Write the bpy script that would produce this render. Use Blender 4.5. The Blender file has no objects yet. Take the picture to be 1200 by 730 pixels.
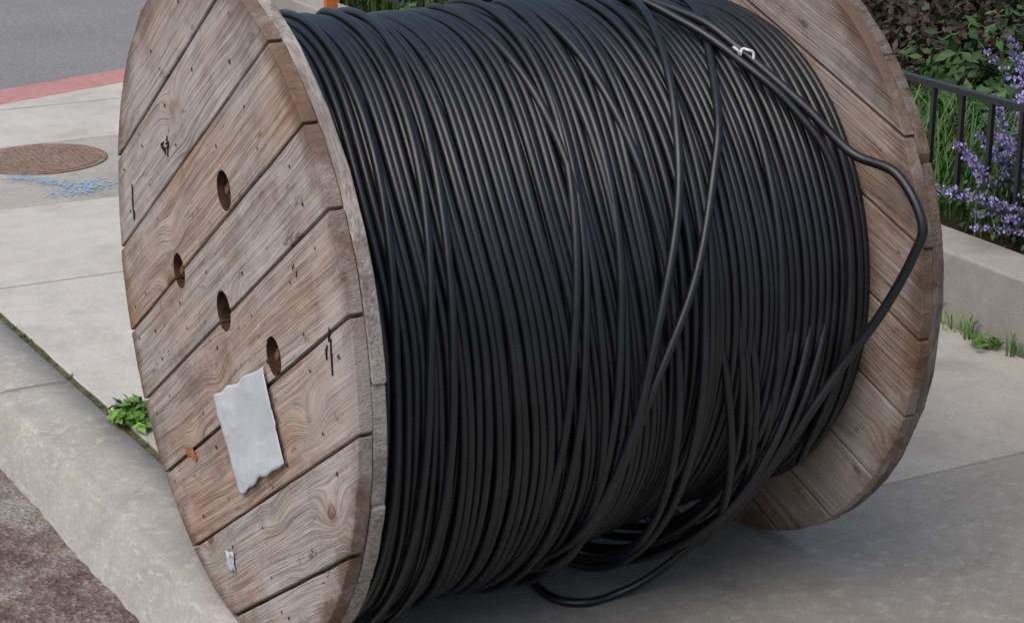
import bpy, bmesh, math, random
from mathutils import Vector, Matrix, noise
random.seed(7)
R=0.75; W=1.332; T=0.062
sc=bpy.context.scene
col=sc.collection
# ---------------------------------------------------------------- helpers
def link(o,parent=None):
    col.objects.link(o)
    if parent: o.parent=parent
    return o
def empty(name,loc=(0,0,0)):
    e=bpy.data.objects.new(name,None); e.empty_display_size=.2; e.location=loc
    return link(e)
def meshobj(name,verts,faces,mat,parent=None,smooth=False):
    m=bpy.data.meshes.new(name); m.from_pydata([tuple(v) for v in verts],[],faces); m.update()
    if mat: m.materials.append(mat)
    if smooth:
        for p in m.polygons: p.use_smooth=True
    return link(bpy.data.objects.new(name,m),parent)
class NT:
    def __init__(s,name):
        s.m=bpy.data.materials.new(name); s.m.use_nodes=True
        s.t=s.m.node_tree; s.t.nodes.clear()
        s.out=s.n('ShaderNodeOutputMaterial'); s.b=s.n('ShaderNodeBsdfPrincipled')
        s.t.links.new(s.b.outputs[0],s.out.inputs[0])
    def n(s,ty,**k):
        nd=s.t.nodes.new(ty)
        for a,v in k.items(): setattr(nd,a,v)
        return nd
    def l(s,a,b): s.t.links.new(a,b)
    def setin(s,sock,v):
        if isinstance(v,(int,float,tuple,list)): sock.default_value=v
        else: s.l(v,sock)
    def coord(s,kind='Object'): return s.n('ShaderNodeTexCoord').outputs[kind]
    def mapping(s,v,scale=(1,1,1),loc=(0,0,0),rot=(0,0,0)):
        m=s.n('ShaderNodeMapping'); s.l(v,m.inputs[0])
        s.setin(m.inputs['Scale'],scale); s.setin(m.inputs['Location'],loc); s.setin(m.inputs['Rotation'],rot)
        return m.outputs[0]
    def noise(s,v,scale=5,detail=4,rough=.55,dist=0):
        n=s.n('ShaderNodeTexNoise'); s.l(v,n.inputs['Vector'])
        n.inputs['Scale'].default_value=scale;n.inputs['Detail'].default_value=detail
        n.inputs['Roughness'].default_value=rough;n.inputs['Distortion'].default_value=dist
        return n.outputs[0]
    def ramp(s,f,stops):
        r=s.n('ShaderNodeValToRGB'); s.l(f,r.inputs[0]); e=r.color_ramp.elements
        while len(e)<len(stops): e.new(.5)
        for i,(p,c) in enumerate(stops):
            e[i].position=p
            e[i].color=(c,c,c,1) if isinstance(c,(int,float)) else (*c,1)
        return r.outputs[0]
    def mix(s,f,a,b,mode='MIX'):
        m=s.n('ShaderNodeMix',data_type='RGBA',blend_type=mode)
        s.setin(m.inputs[0],f)
        for i,v in ((6,a),(7,b)):
            if isinstance(v,tuple): m.inputs[i].default_value=(*v[:3],1)
            elif isinstance(v,(int,float)): m.inputs[i].default_value=(v,v,v,1)
            else: s.l(v,m.inputs[i])
        return m.outputs[2]
    def math(s,op,a,b=0.,c=None):
        m=s.n('ShaderNodeMath',operation=op); s.setin(m.inputs[0],a); s.setin(m.inputs[1],b)
        if c is not None: s.setin(m.inputs[2],c)
        return m.outputs[0]
    def bump(s,h,strength=.3,dist=.01):
        b=s.n('ShaderNodeBump'); b.inputs['Strength'].default_value=strength;b.inputs['Distance'].default_value=dist
        s.l(h,b.inputs['Height']); s.l(b.outputs[0],s.b.inputs['Normal'])
    def fin(s,colr,rough=.7,spec=.3):
        s.setin(s.b.inputs['Base Color'],(*colr,1) if isinstance(colr,tuple) else colr)
        s.setin(s.b.inputs['Roughness'],rough); s.b.inputs['Specular IOR Level'].default_value=spec
        return s.m
# ---------------------------------------------------------------- materials
def wood_mat(name,warm=0.5,dark=1.0,rimdirt=True):
    t=NT(name); co=t.coord(); rnd=t.n('ShaderNodeObjectInfo').outputs['Random']
    off=t.n('ShaderNodeCombineXYZ'); t.l(t.math('MULTIPLY',rnd,37.),off.inputs[0]); t.l(t.math('MULTIPLY',rnd,91.),off.inputs[1]); t.l(t.math('MULTIPLY',rnd,13.),off.inputs[2])
    add=t.n('ShaderNodeVectorMath',operation='ADD'); t.l(co,add.inputs[0]); t.l(off.outputs[0],add.inputs[1]); v=add.outputs[0]
    vk=t.mapping(v,(2.9,5.2,2.))
    vo=t.n('ShaderNodeTexVoronoi'); t.l(vk,vo.inputs['Vector']); vo.inputs['Scale'].default_value=1.
    kd=vo.outputs['Distance']
    kb=t.math('POWER',t.math('SUBTRACT',1.,t.math('MINIMUM',t.math('MULTIPLY',kd,2.4),1.)),2.)
    warp=t.noise(t.mapping(v,(1.1,4.,3.)),1.,2)
    sep=t.n('ShaderNodeSeparateXYZ'); t.l(v,sep.inputs[0])
    yy=t.math('ADD',sep.outputs[1],t.math('ADD',t.math('MULTIPLY',kb,.07),t.math('MULTIPLY',warp,.06)))
    def cmb(a,b,c):
        q=t.n('ShaderNodeCombineXYZ'); t.l(t.math('MULTIPLY',sep.outputs[0],a),q.inputs[0]); t.l(t.math('MULTIPLY',yy,b),q.inputs[1]); t.l(t.math('MULTIPLY',sep.outputs[2],c),q.inputs[2]); return q.outputs[0]
    g=t.noise(cmb(1.3,46.,25.),1.5,5,.62)
    g2=t.noise(cmb(5.,260.,140.),1.,3,.6)
    k=dark
    grey=t.ramp(g,[(.3,(.23*k,.198*k,.178*k)),(.46,(.39*k,.348*k,.318*k)),(.64,(.52*k,.475*k,.44*k))])
    wm=t.ramp(g,[(.3,(.21*k,.125*k,.082*k)),(.48,(.40*k,.268*k,.195*k)),(.66,(.52*k,.385*k,.295*k))])
    blot=t.noise(t.mapping(v,(1.7,4.5,3.)),1.,5,.6)
    fw=t.math('ADD',t.math('MULTIPLY',t.math('SUBTRACT',blot,.5),3.8),t.math('ADD',t.math('MULTIPLY',t.math('SUBTRACT',rnd,.5),.8),warm)); 
    cl=t.n('ShaderNodeClamp'); t.l(fw,cl.inputs[0])
    c=t.mix(cl.outputs[0],grey,wm)
    c=t.mix(t.ramp(g2,[(.37,.5),(.53,0.)]),c,(.12*k,.088*k,.068*k))
    ring=t.math('SINE',t.math('MULTIPLY',kd,120.))
    kf=t.math('MULTIPLY',t.ramp(kd,[(.05,1.),(.11,.0)]),t.math('ADD',t.math('MULTIPLY',ring,.25),.7))
    c=t.mix(t.math('MULTIPLY',t.ramp(kd,[(.06,1.),(.24,0.)]),.4),c,(.35*k,.165*k,.085*k))
    c=t.mix(kf,c,(.10*k,.045*k,.024*k))
    if rimdirt:
        ln=t.n('ShaderNodeVectorMath',operation='LENGTH'); t.l(co,ln.inputs[0])
        dn=t.math('ADD',ln.outputs['Value'],t.math('MULTIPLY',t.math('SUBTRACT',t.noise(co,9,5,.6),.5),.12))
        c=t.mix(t.ramp(dn,[(.69,0.),(.748,.85)]),c,(.135*k,.08*k,.05*k))
    stain=t.ramp(t.noise(co,4.2,8,.75),[(.51,0.),(.66,.6)])
    c=t.mix(stain,c,(.19*k,.15*k,.128*k))
    stain2=t.ramp(t.noise(t.mapping(co,(1,1,1),(5,3,1)),2.2,7,.75),[(.50,0.),(.64,.5)])
    c=t.mix(stain2,c,(.53*k,.50*k,.48*k))
    spl=t.ramp(t.noise(t.mapping(v,(9,22,9)),1.,6,.75),[(.60,0.),(.67,.75)])
    c=t.mix(spl,c,(.10*k,.07*k,.055*k))
    t.bump(t.math('ADD',t.math('MULTIPLY',g2,.6),t.math('ADD',g,t.math('MULTIPLY',kb,.3))),.75,.006)
    return t.fin(c,.85,.15)
WOOD=wood_mat('weathered_wood',.22)
WOODR=wood_mat('weathered_wood_brown',.55,.82)
WOODG=wood_mat('weathered_wood_edge',-.15,.82,False)
WOODG2=wood_mat('weathered_wood_edge_brown',.8,.40,False)
def concrete(name,base,warm=1.,seed=0.,worn=.0):
    t=NT(name); v=t.coord('Object'); v=t.mapping(v,(1,1,1),(seed,seed*1.7,0))
    big=t.noise(v,1.3,6,.6); mid=t.noise(v,9,5,.65); fine=t.noise(v,140,3,.7); sp=t.noise(v,420,2,.6)
    b=base; d=tuple(x*.74 for x in b); h=tuple(min(1,x*1.16) for x in b)
    c=t.ramp(big,[(.32,d),(.5,b),(.68,h)])
    c=t.mix(.45,c,t.ramp(mid,[(.3,d),(.5,b),(.7,h)]))
    c=t.mix(t.ramp(fine,[(.3,.5),(.48,0.)]),c,tuple(x*.42 for x in b))
    c=t.mix(t.ramp(sp,[(.58,0.),(.72,.5)]),c,tuple(min(1,x*1.6) for x in b))
    st=t.ramp(t.noise(t.mapping(v,(2.,2.,2.),(4,9,0)),1.1,7,.7,.6),[(.54,0.),(.68,.5)])
    c=t.mix(st,c,tuple(x*.6 for x in b))
    if worn>0:
        w=t.ramp(t.noise(t.mapping(v,(1,1,3.)),22,7,.75),[(.52,0.),(.64,worn)])
        c=t.mix(w,c,(.56,.54,.5))
    t.bump(t.math('ADD',t.math('MULTIPLY',fine,.6),t.math('ADD',sp,mid)),.4,.004)
    return t.fin(c,.88,.2)
CONC=concrete('sidewalk_concrete',(.52,.50,.455))
CONC_SHADE=concrete('sidewalk_concrete_shade_tone',(.275,.26,.232),seed=5.3,worn=.28)  # base darkened to paint in the shade right of the reel, plus scuffs
CONC3=concrete('sidewalk_concrete_c',(.38,.36,.322),seed=8.3,worn=.16)  # mid tone: painted shade on the slab by the reel, plain variation elsewhere
KERB=concrete('kerb_concrete',(.38,.365,.33),seed=11.,worn=.65)
WALLC=concrete('planter_concrete',(.33,.315,.285),seed=17.,worn=.12)
REDC=concrete('red_tinted_concrete',(.45,.22,.21),seed=3.,worn=.25)
def simple(name,c,rough=.6,spec=.4,metal=0,var=.25,scale=30,bump=0.):
    t=NT(name); n=t.noise(t.coord(),scale,5,.65)
    cc=t.ramp(n,[(.3,tuple(x*(1-var) for x in c)),(.7,tuple(min(1,x*(1+var)) for x in c))])
    t.b.inputs['Metallic'].default_value=metal
    if bump: t.bump(n,bump,.003)
    return t.fin(cc,rough,spec)
def asphalt():
    t=NT('asphalt'); v=t.coord()
    c=t.ramp(t.noise(v,1.1,6,.65),[(.3,(.19,.19,.193)),(.7,(.27,.27,.272))])
    vo=t.n('ShaderNodeTexVoronoi'); t.l(v,vo.inputs['Vector']); vo.inputs['Scale'].default_value=110
    stone=t.ramp(vo.outputs['Color'],[(.2,(.11,.108,.106)),(.6,(.22,.217,.214)),(.95,(.36,.35,.33))])
    c=t.mix(.45,c,stone)
    t.bump(vo.outputs['Distance'],.4,.004)
    return t.fin(c,.9,.2)
ASPH=asphalt()
def gutter():
    t=NT('gutter_debris'); v=t.coord()
    vo=t.n('ShaderNodeTexVoronoi'); t.l(v,vo.inputs['Vector']); vo.inputs['Scale'].default_value=85
    stone=t.ramp(vo.outputs['Color'],[(.15,(.08,.062,.05)),(.55,(.17,.14,.12)),(.92,(.4,.36,.32))])
    c=t.ramp(t.noise(v,3.2,7,.75),[(.38,(.085,.06,.045)),(.5,(.19,.155,.135)),(.6,(.33,.315,.3))])
    c=t.mix(.4,c,stone); t.bump(t.math('ADD',vo.outputs['Distance'],t.noise(v,30,5)),.8,.01)
    return t.fin(c,.92,.15)
GUT=gutter()
SOIL=simple('soil',(.045,.032,.022),.95,.1,0,.5,25,.8)
MOSS=simple('moss_dirt',(.095,.09,.052),.95,.1,0,.6,40,.8)
IRON=simple('black_iron',(.014,.014,.016),.4,.5,0,.3,60)
RUST=simple('rusty_iron',(.24,.165,.13),.75,.3,.1,.45,28,.5)
BOLT=simple('old_bolt',(.15,.08,.045),.7,.4,.3,.4,80,.3)
HOLE=simple('hole_dark_wood',(.06,.034,.022),.9,.1,0,.6,60,.5)  # dark brown hole walls, so the bored interior reads dark
RESIN=simple('knot_resin',(.36,.14,.04),.5,.4,0,.4,60,.3)
NAIL=simple('nail_heads',(.035,.028,.025),.6,.4,.5,.3,90)
INK=simple('marker_ink',(.025,.022,.022),.8,.2)
PAPER=simple('label_paper',(.54,.555,.60),.6,.3,0,.10,9,.15)
BLUE=simple('blue_spray_paint',(.27,.41,.54),.85,.2,0,.3,40)
ORNG=simple('orange_paint',(.5,.13,.03),.6,.4,0,.35,30)
WHITE=simple('white_string',(.62,.62,.62),.7,.3)
def cable_mat():
    t=NT('black_cable_jacket'); v=t.coord()
    n=t.noise(v,5,5,.6); dust=t.ramp(t.noise(v,11,6,.7),[(.5,0.),(.75,.3)])
    c=t.ramp(n,[(.3,(.0045,.0055,.0078)),(.7,(.0095,.0112,.0148))])
    c=t.mix(dust,c,(.026,.027,.028))
    t.bump(t.noise(v,160,3,.6),.08,.002)
    return t.fin(c,t.ramp(t.noise(v,20,4,.6),[(.3,.29),(.7,.44)]),.55)
CABLE=cable_mat()
INNER=simple('inner_cable',(.006,.006,.007),.8,.1)
def leafmat(name,cols,rough=.55):
    t=NT(name); r=t.n('ShaderNodeNewGeometry').outputs['Random Per Island']
    c=t.ramp(r,[(i/(len(cols)-1),cc) for i,cc in enumerate(cols)])
    c=t.mix(.5,c,t.mix(1.,c,t.ramp(t.noise(t.coord(),2.5,3),[(.35,.25),(.65,1.7)]),'MULTIPLY'))
    return t.fin(c,rough,.35)
# ---------------------------------------------------------------- reel
reel=empty('cable_reel',(0,0,0))
def plank_ply(x0,th,ang_a,offs,mat,tag,seed,holes=(),RR=R,gap=.0038,jit=.0035):
    rng=random.Random(seed)
    a=Vector((0,math.cos(ang_a),math.sin(ang_a))); n=Vector((0,-math.sin(ang_a),math.cos(ang_a)))
    for i in range(len(offs)-1):
        g1=gap*rng.uniform(.6,1.3); lo=max(offs[i]+g1,-RR+.004); hi=min(offs[i+1]-gap*rng.uniform(.6,1.3),RR-.004)
        if hi-lo<.01: continue
        pts=[];K=6
        d1=rng.uniform(-jit,jit);d2=rng.uniform(-jit,jit)
        for k in range(K+1):
            nn=lo+(hi-lo)*k/K; pts.append((math.sqrt(max(0,(RR+d1)**2-nn*nn))+rng.uniform(-.003,.002),nn))
        xr=pts[K][0]; xl=-math.sqrt(max(0,(RR+d2)**2-hi*hi))
        for k in range(1,14):
            x=xr+(xl-xr)*k/14
            pts.append((x,hi+.0018*noise.noise(Vector((x*9,seed,i)))))
        for k in range(K,-1,-1):
            nn=lo+(hi-lo)*k/K; pts.append((-math.sqrt(max(0,(RR+d2)**2-nn*nn))+rng.uniform(-.002,.003),nn))
        bm=bmesh.new(); zo=rng.uniform(-.0016,.0006)
        vs=[bm.verts.new((p[0],p[1],zo)) for p in pts]
        f=bm.faces.new(vs)
        ex=bmesh.ops.extrude_face_region(bm,geom=[f])
        bmesh.ops.translate(bm,verts=[v for v in ex['geom'] if isinstance(v,bmesh.types.BMVert)],vec=(0,0,th))
        bmesh.ops.recalc_face_normals(bm,faces=bm.faces)
        me=bpy.data.meshes.new(tag); bm.to_mesh(me); bm.free(); me.materials.append(mat)
        o=bpy.data.objects.new('%s_plank_%d'%(tag,i+1),me); link(o,reel)
        M=Matrix((( 0,0,1,x0),(a.y,n.y,0,0),(a.z,n.z,0,R),(0,0,0,1)))
        o.matrix_local=M
        for (hy,hz,hr,hd) in holes:
            hn=hy*n.y+(hz-R)*n.z
            if lo-hr<hn<hi+hr:
                bpy.ops.mesh.primitive_cylinder_add(vertices=28,radius=hr,depth=hd*2,location=(x0,hy,hz),rotation=(0,math.pi/2,0))
                cu=bpy.context.object; cu.data.materials.append(HOLE)
                mod=o.modifiers.new('h','BOOLEAN'); mod.object=cu; mod.operation='DIFFERENCE'; mod.solver='EXACT'; mod.material_mode='TRANSFER'
                bpy.context.view_layer.update()
                dg=bpy.context.evaluated_depsgraph_get()
                nm=bpy.data.meshes.new_from_object(o.evaluated_get(dg)); o.modifiers.clear(); o.data=nm
                bpy.data.objects.remove(cu)
        b=o.modifiers.new('b','BEVEL'); b.width=.003; b.segments=2; b.limit_method='ANGLE'; b.angle_limit=math.radians(50)
holes=[(-.06,1.04,.043,.027),(.28,.77,.041,.027),(-.02,.76,.045,.2),(-.32,.75,.042,.027)]
AL=math.radians(-32.5)
plank_ply(0,.031,AL,[-.8,-.62,-.42,-.215,-.015,.16,.36,.55,.8],WOOD,'left_outer',3,holes)
plank_ply(.032,.030,AL+math.radians(78),[-.8,-.56,-.37,-.18,.01,.2,.39,.58,.8],WOODG,'left_inner',4,[(-.02,.76,.043,.2)],RR=R-.001)
AR=math.radians(19)
plank_ply(W,.030,AR,[-.8,-.58,-.40,-.2,0.0,.19,.38,.57,.8],WOODR,'right_inner',5)
plank_ply(W+.031,.031,AR+math.radians(85),[-.8,-.6,-.41,-.2,-.01,.19,.38,.57,.8],WOODG2,'right_outer',6,RR=R-.001)
def cyl(name,p0,p1,r,mat,parent,seg=24,smooth=True,bev=0):
    p0=Vector(p0);p1=Vector(p1);d=p1-p0
    bm=bmesh.new(); bmesh.ops.create_cone(bm,cap_ends=True,segments=seg,radius1=r,radius2=r,depth=d.length)
    if bev: bmesh.ops.bevel(bm,geom=[e for e in bm.edges if abs(e.verts[0].co.z-e.verts[1].co.z)<1e-6],offset=bev,segments=2,affect='EDGES')
    me=bpy.data.meshes.new(name); bm.to_mesh(me); bm.free(); me.materials.append(mat)
    if smooth:
        for p in me.polygons: p.use_smooth=len(p.vertices)<=4
    o=bpy.data.objects.new(name,me); link(o,parent)
    o.matrix_local=Matrix.Translation((p0+p1)/2)@d.to_track_quat('Z','Y').to_matrix().to_4x4()
    return o
for i,(hy,hz,hr,hd) in enumerate(holes):
    if hd<.1:
        cyl('bolt_washer_%d'%i,(.0235,hy,hz),(.0268,hy,hz),.033,BOLT,reel)
        cyl('bolt_nut_%d'%i,(.010,hy,hz),(.0237,hy,hz),.018,BOLT,reel,6,False)
        cyl('bolt_tip_%d'%i,(.004,hy,hz),(.011,hy,hz),.009,BOLT,reel,12)
cyl('drum_core',(.066,0,R),(W-.004,0,R),.5,INNER,reel,64)
rng=random.Random(9); nv=[];nf=[]
def disc(x,y,z,r):
    b=len(nv); k=8
    for j in range(k):
        t=2*math.pi*j/k; nv.append((x,y+r*math.cos(t),z+r*math.sin(t)))
    nf.append(tuple(range(b,b+k)))
offs=[-.62,-.42,-.215,-.015,.16,.36,.55]
ca,sa=math.cos(AL),math.sin(AL)
for i in range(8):
    lo=([-.72]+offs)[i]; hi=(offs+[.7])[i]
    for nn in (lo+.045,hi-.045):
        for al in (-.62,-.45,-.2,.05,.27,.5,.64):
            if rng.random()<.25: continue
            aa=al+rng.uniform(-.03,.03); n2=nn+rng.uniform(-.012,.012)
            if aa*aa+n2*n2<.70**2: disc(-.0026,aa*ca-n2*sa,R+aa*sa+n2*ca,rng.uniform(.003,.0052))
meshobj('nails',nv,nf,NAIL,reel)
nv=[];nf=[]
rg=random.Random(3)
for (y,z,r) in ((.25,.325,.019),(.29,.315,.011)):
    b=len(nv)
    for j in range(15):
        t=2*math.pi*j/15; q=r*rg.uniform(.75,1.15); nv.append((-.0032,y+1.7*q*math.cos(t),z+q*.8*math.sin(t)))
    nf.append(tuple(range(b,b+15)))
meshobj('resin_spots',nv,nf,RESIN,reel)
def sheet(name,c4,nu,nvv,amp,mat,parent,seed,ragged=.0):
    V=[];F=[]
    for j in range(nvv+1):
        for i in range(nu+1):
            u=i/nu;v=j/nvv
            p=[(c4[0][k]*(1-u)+c4[1][k]*u)*(1-v)+(c4[3][k]*(1-u)+c4[2][k]*u)*v for k in range(2)]
            e=ragged*noise.noise(Vector((u*5+seed,v*5,0)))
            h=-.004-amp*(.5+.5*noise.noise(Vector((u*2.2+seed,v*2.6,seed))))-amp*.35*abs(noise.noise(Vector((u*6+v*3,v*7-u*4,seed+9))))
            V.append((h,p[0]+e,p[1]+e*.7))
    for j in range(nvv):
        for i in range(nu):
            a=j*(nu+1)+i; F.append((a,a+1,a+nu+2,a+nu+1))
    o=meshobj(name,V,F,mat,parent,True)
    s=o.modifiers.new('s','SOLIDIFY'); s.thickness=.0006
    return o
sheet('paper_label',[(.055,.54),(-.275,.715),(-.375,.535),(-.085,.352)],30,30,.010,PAPER,reel,2,.010)
sheet('paper_scrap',[(.045,.155),(-.01,.18),(-.02,.135),(.03,.12)],8,8,.002,PAPER,reel,5,.02)
def curve(name,lists,depth,mat,parent=None,res=2,cyclic=False):
    cu=bpy.data.curves.new(name,'CURVE'); cu.dimensions='3D'; cu.bevel_depth=depth; cu.bevel_resolution=res; cu.use_fill_caps=True
    for pts in lists:
        s=cu.splines.new('POLY'); s.points.add(len(pts)-1)
        for q,p in zip(s.points,pts): q.co=(p[0],p[1],p[2],1)
        s.use_cyclic_u=cyclic; s.use_smooth=True
    cu.materials.append(mat)
    return link(bpy.data.objects.new(name,cu),parent)
def ccurve(name,pts,depth,mat,parent=None,sub=10,res=4):
    P=[Vector(p) for p in pts]; P=[P[0]*2-P[1]]+P+[P[-1]*2-P[-2]]; out=[]
    for i in range(1,len(P)-2):
        a,b,c,d=P[i-1:i+3]
        for k in range(sub):
            t=k/sub; out.append(.5*((2*b)+(c-a)*t+(2*a-5*b+4*c-d)*t*t+(3*b-a-3*c+d)*t**3))
    out.append(P[-2])
    return curve(name,[out],depth,mat,parent,res)
rg=random.Random(4); scr=[]
for (cy,cz,w,h,k) in [(.33,1.06,.04,.02,7),(.62,.83,.012,.05,3),(-.62,.86,.015,.04,4),(-.45,.97,.02,.012,3)]:
    for j in range(k):
        y0=cy+rg.uniform(-w,w);z0=cz+rg.uniform(-h,h)
        scr.append([(-.0012,y0+rg.uniform(-w,w)*.5*t,z0+h*.9*t*rg.choice((1,1,-.6))) for t in (-.6,-.2,.2,.6)])
curve('marker_scribbles',scr,.0022,INK,reel,1)
# ---------------------------------------------------------------- cable
def r0(x):
    if x<.75: return .602+.006*math.sin(x*9)
    t=min(1,(x-.75)/.5); t=t*t*(3-2*t)
    return .603-.036*t
def strand_pt(x,th,r):
    y=-r*math.sin(th); z=R+r*math.cos(th)
    z=max(z,.0125)
    return (x,y,z)
def N(a,b,c): return noise.noise(Vector((a,b,c)))
CR=.0098
loops=[]
rng=random.Random(11)
NP=112
def sagf(th):
    c=math.cos(th-math.pi*.97)
    return max(0,c)**1.3
XL,XR=.074,W-.011
def layer(n,level,sagL,sagR,amp,jr,seed,coh=.03,xa=XL,xz=XR):
    for i in range(n):
        xb_=xa+(xz-xa)*i/(n-1)+rng.uniform(-.3,.3)*.016*(level>0)
        s=i*7.31+seed; js_=rng.uniform(.92,1.08); lev=level+rng.uniform(-jr,jr)
        fade=min(1,(xz-xb_)/.08)
        pts=[]
        for k in range(NP):
            th=2*math.pi*k/NP; c,sn=math.cos(th),math.sin(th)
            x=xb_+(coh*N(xb_*1.6+seed,c*.9,sn*.9)*2+amp*N(s,c*1.1,sn*1.1)*2)*fade
            x=min(max(x,XL),XR)
            sg=(sagL+(sagR-sagL)*min(1,max(0,(x-.55)/.25)))*js_
            r=r0(x)+lev+sg*sagf(th)+.003*N(s+50,c*1.6,sn*1.6)
            pts.append(strand_pt(x,th,r))
        loops.append(pts)
layer(66,-.022,.05,.010,.001,.001,1.,.006)
layer(66,-.004,.085,.018,.002,.002,20.,.018)
layer(42,.012,.10,.03,.004,.0025,40.,.036,XL,.84)
layer(23,.010,.10,.03,.002,.002,60.,.015,.84,1.29)
opens=[]
for i in range(12):
    x0=rng.uniform(.12,.95); sl=rng.choice((1,1,1,-1))*rng.uniform(.015,.07); s=i*3.7+200
    if i>10: x0=rng.uniform(.95,1.2); sl=rng.uniform(.0,.03)
    t0=rng.uniform(-.9,-.4);t1=rng.uniform(3.2,4.1); pts=[]; sgk=rng.uniform(.09,.125)
    for k in range(90):
        u=k/89; th=t0+(t1-t0)*u
        x=x0-sl*(th-1.2)+.010*N(s,th*.8,0)*2
        x=min(max(x,XL),XR)
        ed=min(1,min(u,1-u)*9)
        r=r0(x)+.025*ed-.045*(1-ed)+sgk*sagf(th)+.004*N(s,th*1.2,4)
        pts.append(strand_pt(x,th,r))
    opens.append(pts)
for i in range(9):
    xa=rng.uniform(.60,.98); xb2=rng.uniform(1.0,1.28); pts=[];dr=.665+.0085*i
    for k in range(90):
        u=k/89; th=1.0+3.0*u
        ss=u*u*(3-2*u)
        x=xa+(xb2-xa)*(ss if i%2 else 1-ss)
        w_=max(0,math.sin(math.pi*min(1,max(0,(u-.22)/.7))))**1.1
        base=r0(x)-.04+.055*min(1,max(0,(u-.03)/.2))
        r=base*(1-w_)+dr*w_+.006*N(i*3.3,th*2,1)
        pts.append(strand_pt(x,th,r))
    opens.append(pts)
curve('cable_windings',loops,CR,CABLE,reel,2,True)
curve('slack_cable_turns',opens,CR,CABLE,reel,2,False)
def onr(x,th,ex): r=r0(x)+ex+.1*sagf(th); return strand_pt(x,th,r)
ccurve('loose_cable_turn',[onr(1.22,-.5,0),onr(1.17,-.1,.03),onr(1.12,.26,.036),onr(.99,.78,.036),onr(.92,1.02,.038),onr(.82,1.37,.04),onr(.71,1.70,.04),onr(.64,2.08,.035),onr(.6,2.45,.03),onr(.57,2.9,.0)],CR,CABLE,reel)
ccurve('loose_cable_turn_2',[onr(1.05,-.4,.0),onr(1.00,.1,.035),onr(.93,.5,.038),onr(.86,.85,.04),onr(.80,1.15,.04),onr(.72,1.5,.045),onr(.66,1.9,.04),onr(.6,2.3,.03),onr(.55,2.8,0)],CR,CABLE,reel)
ccurve('loose_cable_end',[onr(.98,-.5,-.01),onr(1.02,-.1,.03),onr(1.09,.3,.04),onr(1.13,.53,.045),onr(1.17,.70,.05),onr(1.21,.86,.065),(1.255,-.572,1.087),(1.29,-.684,1.061),(1.30,-.765,.972),(1.29,-.752,.89),(1.26,-.694,.751),(1.21,-.635,.622),(1.13,-.585,.462),(1.06,-.50,.281),(.985,-.425,.165),(.90,-.35,.055),(.82,-.318,.0125),(.74,-.315,.0115),(.69,-.26,.0115),(.685,-.14,.0115)],.0108,CABLE,reel)
ccurve('loose_cable_turn_3',[onr(.9,-.5,-.01),onr(.98,0,.035),onr(1.05,.35,.04),onr(1.12,.62,.045),onr(1.18,.82,.05),onr(1.23,1.05,.05),onr(1.25,1.4,.035),onr(1.24,1.8,.02),onr(1.23,2.3,.0)],CR,CABLE,reel)
p=Vector(onr(1.12,.56,.05))
ccurve('cable_tie',[p+Vector(d)*.8 for d in [(-.03,-.004,.022),(-.016,-.014,.008),(-.006,-.004,-.010),(.008,.004,.010),(.014,-.016,.010),(.026,-.022,.004),(.026,-.026,-.014)]],.0032,WHITE,reel,6,2)
# ---------------------------------------------------------------- ground
def xk(y): return -.04-.06*y
def sheetxy(name,poly,z,mat,parent=None):
    return meshobj(name,[(p[0],p[1],z) for p in poly],[tuple(range(len(poly)))],mat,parent)
sheetxy('asphalt_road',[(-300,-300),(300,-300),(300,300),(-300,300)],-.145,ASPH)
sheetxy('gutter',[(xk(-8)-.42,-8),(xk(-8)+.05,-8),(xk(6)+.05,6),(xk(6)-.35,6)],-.140,GUT)
def prism(name,poly,z0,z1,mat,parent=None,bev=.006,seg=2):
    bm=bmesh.new(); vs=[bm.verts.new((p[0],p[1],z0)) for p in poly]; f=bm.faces.new(vs)
    ex=bmesh.ops.extrude_face_region(bm,geom=[f])
    bmesh.ops.translate(bm,verts=[v for v in ex['geom'] if isinstance(v,bmesh.types.BMVert)],vec=(0,0,z1-z0))
    bmesh.ops.recalc_face_normals(bm,faces=bm.faces)
    me=bpy.data.meshes.new(name); bm.to_mesh(me); bm.free(); me.materials.append(mat)
    o=link(bpy.data.objects.new(name,me),parent)
    if bev:
        b=o.modifiers.new('b','BEVEL'); b.width=bev;b.segments=seg;b.limit_method='ANGLE'
    return o
side=empty('sidewalk')
js=[-8,-6.2,-4.6,-3.1,-1.55,-.06,1.38,2.8,3.85,4.95,5.75]
def xb(y): return xk(y)+.235
mats=[CONC3,CONC_SHADE,CONC3,CONC_SHADE,CONC_SHADE,CONC3,CONC,CONC,CONC3,CONC]
for i in range(len(js)-1):
    a,b=js[i]+.004,js[i+1]-.004
    le=[];m=14
    for k in range(m+1):
        y=b+(a-b)*k/m; le.append((xb(y)+.030+.008*noise.noise(Vector((y*6,3,0))),y))
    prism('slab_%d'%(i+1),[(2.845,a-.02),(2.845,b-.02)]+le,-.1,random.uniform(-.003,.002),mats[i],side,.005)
sheetxy('joint_dirt',[(xk(-8)+.1,-8),(2.84,-8),(2.84,5.7),(xk(5.7)+.1,5.7)],-.009,MOSS,side)
prism('corner_slab',[(xk(5.75)+.235,5.758),(2.845,5.738),(2.845,6.55),(1.6,6.13),(.89,5.88),(.2,5.765)],-.1,-.001,CONC,side,.004)
prism('red_kerb_band',[(-.1,5.765),(.19,5.77),(.885,5.89),(1.6,6.14),(2.85,6.56),(3.3,7.8),(3.0,7.8),(2.7,6.9),(1.69,6.5),(1.0,6.27),(.1,6.05),(-.15,6.02)],-.14,-.003,REDC,side,.01)
kerb=empty('kerb')
ks=[-8,-5.4,-3.2,-1.2,1.755,4.2,6.0]
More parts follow.
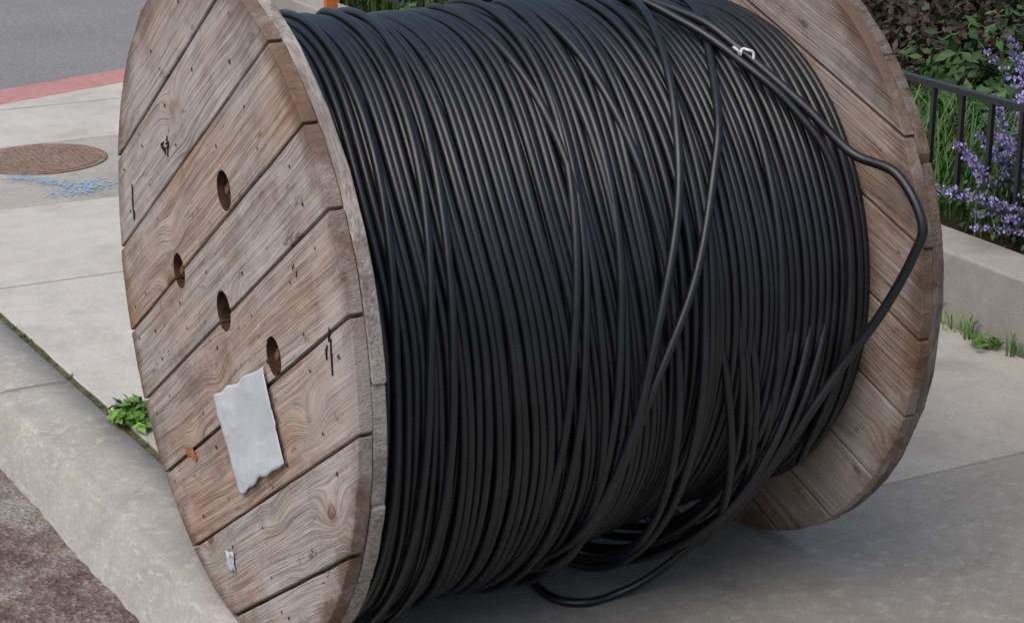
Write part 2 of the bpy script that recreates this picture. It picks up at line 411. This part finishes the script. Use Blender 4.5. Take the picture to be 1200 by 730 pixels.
for i in range(len(ks)-1):
    a,b=ks[i]+.003,ks[i+1]-.003
    bm=bmesh.new(); n=max(2,int((b-a)/.03))
    prof=[(.235,-.14),(.235,0),(.13,0),(.04,-.002),(.018,-.006),(.004,-.02),(-.02,-.06),(-.045,-.1),(-.07,-.145)]
    rows=[]
    for k in range(n+1):
        y=a+(b-a)*k/n; row=[]
        for j,(dx,z) in enumerate(prof):
            e=zz=0
            if j>2:
                e=.008*noise.noise(Vector((y*4,j*.7,1)))+.010*noise.noise(Vector((y*17,j*1.1,7)))
            if 2<j<8: zz=min(0,.02*noise.noise(Vector((y*9,j*.6,3))))
            row.append(bm.verts.new((xk(y)+dx+e,y,z+zz)))
        rows.append(row)
    for k in range(n):
        for j in range(len(prof)-1): bm.faces.new((rows[k][j],rows[k][j+1],rows[k+1][j+1],rows[k+1][j]))
    bm.faces.new(rows[0]); bm.faces.new(rows[-1][::-1]); bmesh.ops.recalc_face_normals(bm,faces=bm.faces)
    me=bpy.data.meshes.new('kerb'); bm.to_mesh(me); bm.free(); me.materials.append(KERB)
    for p in me.polygons: p.use_smooth=len(p.vertices)==4
    link(bpy.data.objects.new('kerb_stone_%d'%i,me),kerb)
mh=empty('manhole_cover',(.77,4.63,0))
cyl('frame',(0,0,-.02),(0,0,.003),.29,RUST,mh,48,False,.003)
cyl('lid',(0,0,-.02),(0,0,.006),.262,RUST,mh,48,False,.002)
V=[];F=[]
for i in range(-9,10):
    for j in range(-9,10):
        x,y=i*.026,j*.026
        if x*x+y*y<.24**2:
            b=len(V);s=.009
            V+=[(x-s,y-s,.005),(x+s,y-s,.005),(x+s,y+s,.005),(x-s,y+s,.005),(x-s*.7,y-s*.7,.010),(x+s*.7,y-s*.7,.010),(x+s*.7,y+s*.7,.010),(x-s*.7,y+s*.7,.010)]
            F+=[(b+4,b+5,b+6,b+7),(b,b+1,b+5,b+4),(b+1,b+2,b+6,b+5),(b+2,b+3,b+7,b+6),(b+3,b,b+4,b+7)]
meshobj('studs',V,F,RUST,mh)
# faded sprayed utility marks: flat flecks scattered along broad strokes
rg=random.Random(77);BV=[];BF=[]
for pts,wd,nn in (([(.56,4.36),(.66,4.22),(.78,4.08)],.09,420),([(.68,3.98),(.80,4.02),(.90,4.08)],.16,700),([(.42,4.78),(.5,5.0)],.09,300)):
    for _ in range(nn):
        i=rg.randrange(len(pts)-1); q=Vector(pts[i]).lerp(Vector(pts[i+1]),rg.random())+Vector((rg.gauss(0,wd*.3),rg.gauss(0,wd*.35)))
        s=rg.uniform(.0015,.006); b=len(BV); z=.0035+len(BF)*1e-6
        for k in range(6): BV.append((q.x+s*math.cos(k*1.047)*rg.uniform(.6,1.3),q.y+s*math.sin(k*1.047)*rg.uniform(.6,1.3),z))
        BF.append(tuple(range(b,b+6)))
meshobj('utility_paint_mark',BV,BF,BLUE)
# ---------------------------------------------------------------- planter, fence
prism('planter_kerb_wall',[(2.85,-8),(3.05,-8),(3.05,7.3),(2.85,7.3)],-.1,.25,WALLC,None,.012,3)
prism('planting_bed_soil',[(3.045,-8),(14,-8),(14,7.3),(3.045,7.3)],-.1,.2,SOIL,None,0)
fence=empty('iron_fence')
def box(name,x0,x1,y0,y1,z0,z1,mat,parent,bev=.002):
    return prism(name,[(x0,y0),(x1,y0),(x1,y1),(x0,y1)],z0,z1,mat,parent,bev)
FX=3.11
box('top_rail',FX-.016,FX+.016,-8,7.2,.70,.722,IRON,fence)
box('bottom_rail',FX-.014,FX+.014,-8,7.2,.335,.355,IRON,fence)
V=[];F=[]
y=-7.95;k=0
while y<7.2:
    if k%14==0: box('post_%d'%k,FX-.022,FX+.022,y-.022,y+.022,.15,.76,IRON,fence)
    else:
        b=len(V);s=.008
        V+=[(FX+a*s,y+c*s,z) for z in (.354,.701) for a,c in ((-1,-1),(1,-1),(1,1),(-1,1))]
        F+=[(b,b+1,b+5,b+4),(b+1,b+2,b+6,b+5),(b+2,b+3,b+7,b+6),(b+3,b,b+4,b+7)]
    y+=.15;k+=1
meshobj('pickets',V,F,IRON,fence)
st=empty('orange_marker_post',(2.74,5.95,.0))
box('post',-.035,.035,-.02,.02,-.05,.62,ORNG,st,.006); box('cap',-.04,.04,-.025,.025,.62,.66,ORNG,st,.006)
# ---------------------------------------------------------------- vegetation
def leaves(name,blobs,n,size,mat,seed,up=.3,parent=None,shell=.55,elong=2.0):
    rg=random.Random(seed); V=[];F=[]
    tot=sum(b[3]*b[4]*b[5] for b in blobs)
    for b in blobs:
        k=int(n*b[3]*b[4]*b[5]/tot)
        for _ in range(k):
            d=Vector((rg.gauss(0,1),rg.gauss(0,1),rg.gauss(0,1))).normalized()
            if d.z<-.3: d.z=-d.z*.5
            rr=(shell+(1-shell)*rg.random()**.6)*(1+.45*noise.noise(d*2.6+Vector((b[0],b[1],seed))))
            p=Vector((b[0]+d.x*b[3]*rr,b[1]+d.y*b[4]*rr,b[2]+d.z*b[5]*rr))
            nrm=(d+Vector((rg.gauss(0,.6),rg.gauss(0,.6),rg.gauss(0,.6)+up))).normalized()
            t=nrm.orthogonal().normalized(); t.rotate(Matrix.Rotation(rg.uniform(0,6.28),3,nrm)); w=nrm.cross(t)
            s=size*rg.uniform(.6,1.3); L=s*elong*.5; i=len(V)
            V+=[p-t*L,p+w*s*.5-nrm*s*.08,p+t*L-nrm*s*.25,p-w*s*.5-nrm*s*.08]
            F+=[(i,i+1,i+2),(i,i+2,i+3)]
    return meshobj(name,V,F,mat,parent)
def blades(name,spots,n,h,wd,mat,seed,lean=.5,parent=None):
    rg=random.Random(seed);V=[];F=[]
    for _ in range(n):
        s=rg.choice(spots); x=s[0]+rg.gauss(0,s[3]);y=s[1]+rg.gauss(0,s[3]);z=s[2]
        a=rg.uniform(0,6.28);hh=h*rg.uniform(.5,1.2);l=hh*rg.uniform(.1,lean);d=Vector((math.cos(a),math.sin(a),0));w=Vector((-d.y,d.x,0))*wd*rg.uniform(.6,1.3)
        b=len(V)
        for u in (0,.35,.7): 
            c=Vector((x,y,z+hh*(u-.15*u*u)))+d*l*u*u; V+=[c-w*(1-u*.5),c+w*(1-u*.5)]
        V.append(Vector((x,y,z+hh*.85))+d*l)
        F+=[(b,b+1,b+3,b+2),(b+2,b+3,b+5,b+4),(b+4,b+5,b+6)]
    return meshobj(name,V,F,mat,parent)
GD=leafmat('dark_green_leaf',[(.018,.045,.012),(.035,.08,.02),(.055,.11,.03),(.025,.06,.015)])
GM=leafmat('mid_green_leaf',[(.035,.085,.02),(.06,.13,.03),(.09,.17,.045),(.045,.10,.025)])
GY=leafmat('lime_leaf',[(.14,.26,.035),(.24,.38,.07),(.18,.32,.045)])
GR=leafmat('bronze_leaf',[(.035,.022,.016),(.055,.032,.022),(.03,.038,.015),(.045,.028,.02)])
GG=leafmat('grass_blade',[(.03,.085,.015),(.06,.14,.03),(.10,.20,.045),(.045,.105,.02)])
PU=leafmat('purple_floret',[(.22,.17,.44),(.34,.27,.60),(.44,.37,.70),(.17,.12,.34)])
SG=leafmat('sage_leaf',[(.05,.10,.035),(.09,.155,.06),(.035,.075,.025)])
rg=random.Random(21)
def field(x0,x1,y0,y1,step,hmin,hmax):
    out=[];x=x0
    while x<x1:
        y=y0
        while y<y1:
            r=step*rg.uniform(.55,.85)
            out.append((x+rg.uniform(-.15,.15),y+rg.uniform(-.2,.2),.25,r,r,rg.uniform(hmin,hmax))); y+=step
        x+=step
    return out
leaves('boxwood_shrubs',field(3.75,6.6,4.6,7.0,.75,.3,.6),30000,.036,GM,1)
leaves('dark_shrubs',field(4.3,8.6,1.0,3.0,.7,.3,.6)+field(6.4,9,3.0,7,.9,.4,.8),50000,.036,GD,2)
leaves('bronze_shrub',[(4.4,3.5,.25,.45,.5,.42),(5.0,3.9,.3,.7,.6,.5),(5.6,3.3,.3,.5,.5,.55),(4.7,2.9,.25,.4,.4,.35),(4.0,2.7,.22,.3,.35,.3)],26000,.028,GR,3)
leaves('lime_shrub',[(5.15,2.30,.45,.26,.26,.24),(4.95,1.95,.4,.24,.22,.2)],3600,.028,GY,4)
leaves('green_shrub',[(3.75,1.75,.22,.28,.3,.22),(3.95,1.2,.22,.3,.3,.26),(3.6,2.5,.22,.22,.3,.2)],9000,.03,GD,14)
leaves('ground_cover',field(3.35,4.2,-2,7.0,.42,.05,.14),26000,.022,GM,6)
blades('grass_clumps',[(3.35,y*.28,.19,.11) for y in range(4,24)]+[(3.7,1.5+y*.3,.19,.15) for y in range(0,8)],5200,.36,.004,GG,5,.8)
cm=empty('catmint_plant',(0,0,0)); rg=random.Random(31)
stems=[];V=[];F=[];LV=[];LF=[]
def quad(VV,FF,p,s,el=1.):
    n=Vector((rg.gauss(0,1),rg.gauss(0,1),rg.gauss(0,1))).normalized();t=n.orthogonal().normalized();w=n.cross(t);i=len(VV)
    VV+=[p-t*s*el,p+w*s*.6,p+t*s*el,p-w*s*.6];FF.append((i,i+1,i+2,i+3))
for i in range(80):
    bx,by=3.40+rg.gauss(0,.11),.86+rg.gauss(0,.17)
    a=rg.uniform(0,6.28);h=rg.uniform(.32,.80);l=rg.uniform(.05,.30)
    if i%6==0: a=math.pi+rg.uniform(-.6,.6);l=rg.uniform(.3,.5);h=rg.uniform(.12,.3)
    pts=[]
    for k in range(9):
        u=k/8; p=Vector((bx+math.cos(a)*l*u**1.5,by+math.sin(a)*l*u**1.5,.2+h*(u-.2*u**3)/.8)); pts.append(p)
        if u<.62:
            for _ in range(7): quad(LV,LF,p+Vector((rg.gauss(0,.022),rg.gauss(0,.022),rg.gauss(0,.02))),.015,1.3)
    stems.append(pts)
    for k in range(5,9):
        for q in range(2):
            c=pts[k-1].lerp(pts[k],(q+.5)/2)
            rad=.014*(1.15-(k-5)/5)
            for _ in range(16): quad(V,F,c+Vector((rg.gauss(0,rad),rg.gauss(0,rad),rg.gauss(0,.006))),.0075)
curve('stems',stems,.0016,SG,cm,1)
meshobj('flowers',V,F,PU,cm); meshobj('leaves',LV,LF,SG,cm)
# weeds
GW=leafmat('weed_leaf',[(.07,.17,.025),(.13,.27,.045),(.17,.33,.06),(.09,.2,.03)])
leaves('kerb_weed',[(.16,1.30,.03,.05,.055,.07),(.13,1.35,.02,.03,.04,.05),(.17,1.24,.015,.03,.03,.03)],190,.02,GW,8,.8,None,.1,2.4)
blades('joint_grass',[(xb(y)+.014,y,-.008,.008) for y in [.9,1.0,1.15,1.5,1.62,1.8,2.0,2.2,2.25,2.35,2.5,2.6,2.7]],240,.016,.0012,GG,9,.9)
blades('planter_base_weed',[(2.83,.75,0,.02),(2.82,.82,0,.03),(2.83,.98,0,.015),(2.83,.55,0,.015)],80,.09,.003,GW,10,.9)
leaves('planter_base_weed.001',[(2.8,.66,.02,.05,.05,.02),(2.81,.95,.02,.03,.04,.03)],70,.022,GW,11,.8,None,.1,1.8)
# ---------------------------------------------------------------- camera, light
cd=bpy.data.cameras.new('camera'); cam=link(bpy.data.objects.new('camera',cd)); sc.camera=cam
yaw,pitch=.4862,-.3209
cam.location=(-1.3010,-3.8290,2.0799)
cam.rotation_euler=(math.pi/2+pitch,0.0014,-yaw)
cd.sensor_width=36; cd.lens=2251.8/1200*36; cd.clip_end=1000; cd.clip_start=.05
w=bpy.data.worlds.new('World'); sc.world=w; w.use_nodes=True; nt=w.node_tree
AZ=248;EL=60
sky=nt.nodes.new('ShaderNodeTexSky'); sky.sky_type='NISHITA'; sky.sun_disc=False
sky.sun_elevation=math.radians(EL); sky.sun_rotation=math.radians(AZ); sky.dust_density=4; sky.ozone_density=.5
bg=nt.nodes['Background']; nt.links.new(sky.outputs[0],bg.inputs[0]); bg.inputs[1].default_value=.15
sd=bpy.data.lights.new('sun','SUN'); sd.energy=1.5; sd.angle=math.radians(65); sd.color=(1,.965,.915)
sun=link(bpy.data.objects.new('sun',sd))
el,az=math.radians(EL),math.radians(AZ)
dirv=Vector((math.sin(az)*math.cos(el),math.cos(az)*math.cos(el),math.sin(el)))
sun.rotation_euler=dirv.to_track_quat('Z','Y').to_euler()
sc.view_settings.view_transform='Standard'; sc.view_settings.look='None'; sc.view_settings.exposure=0
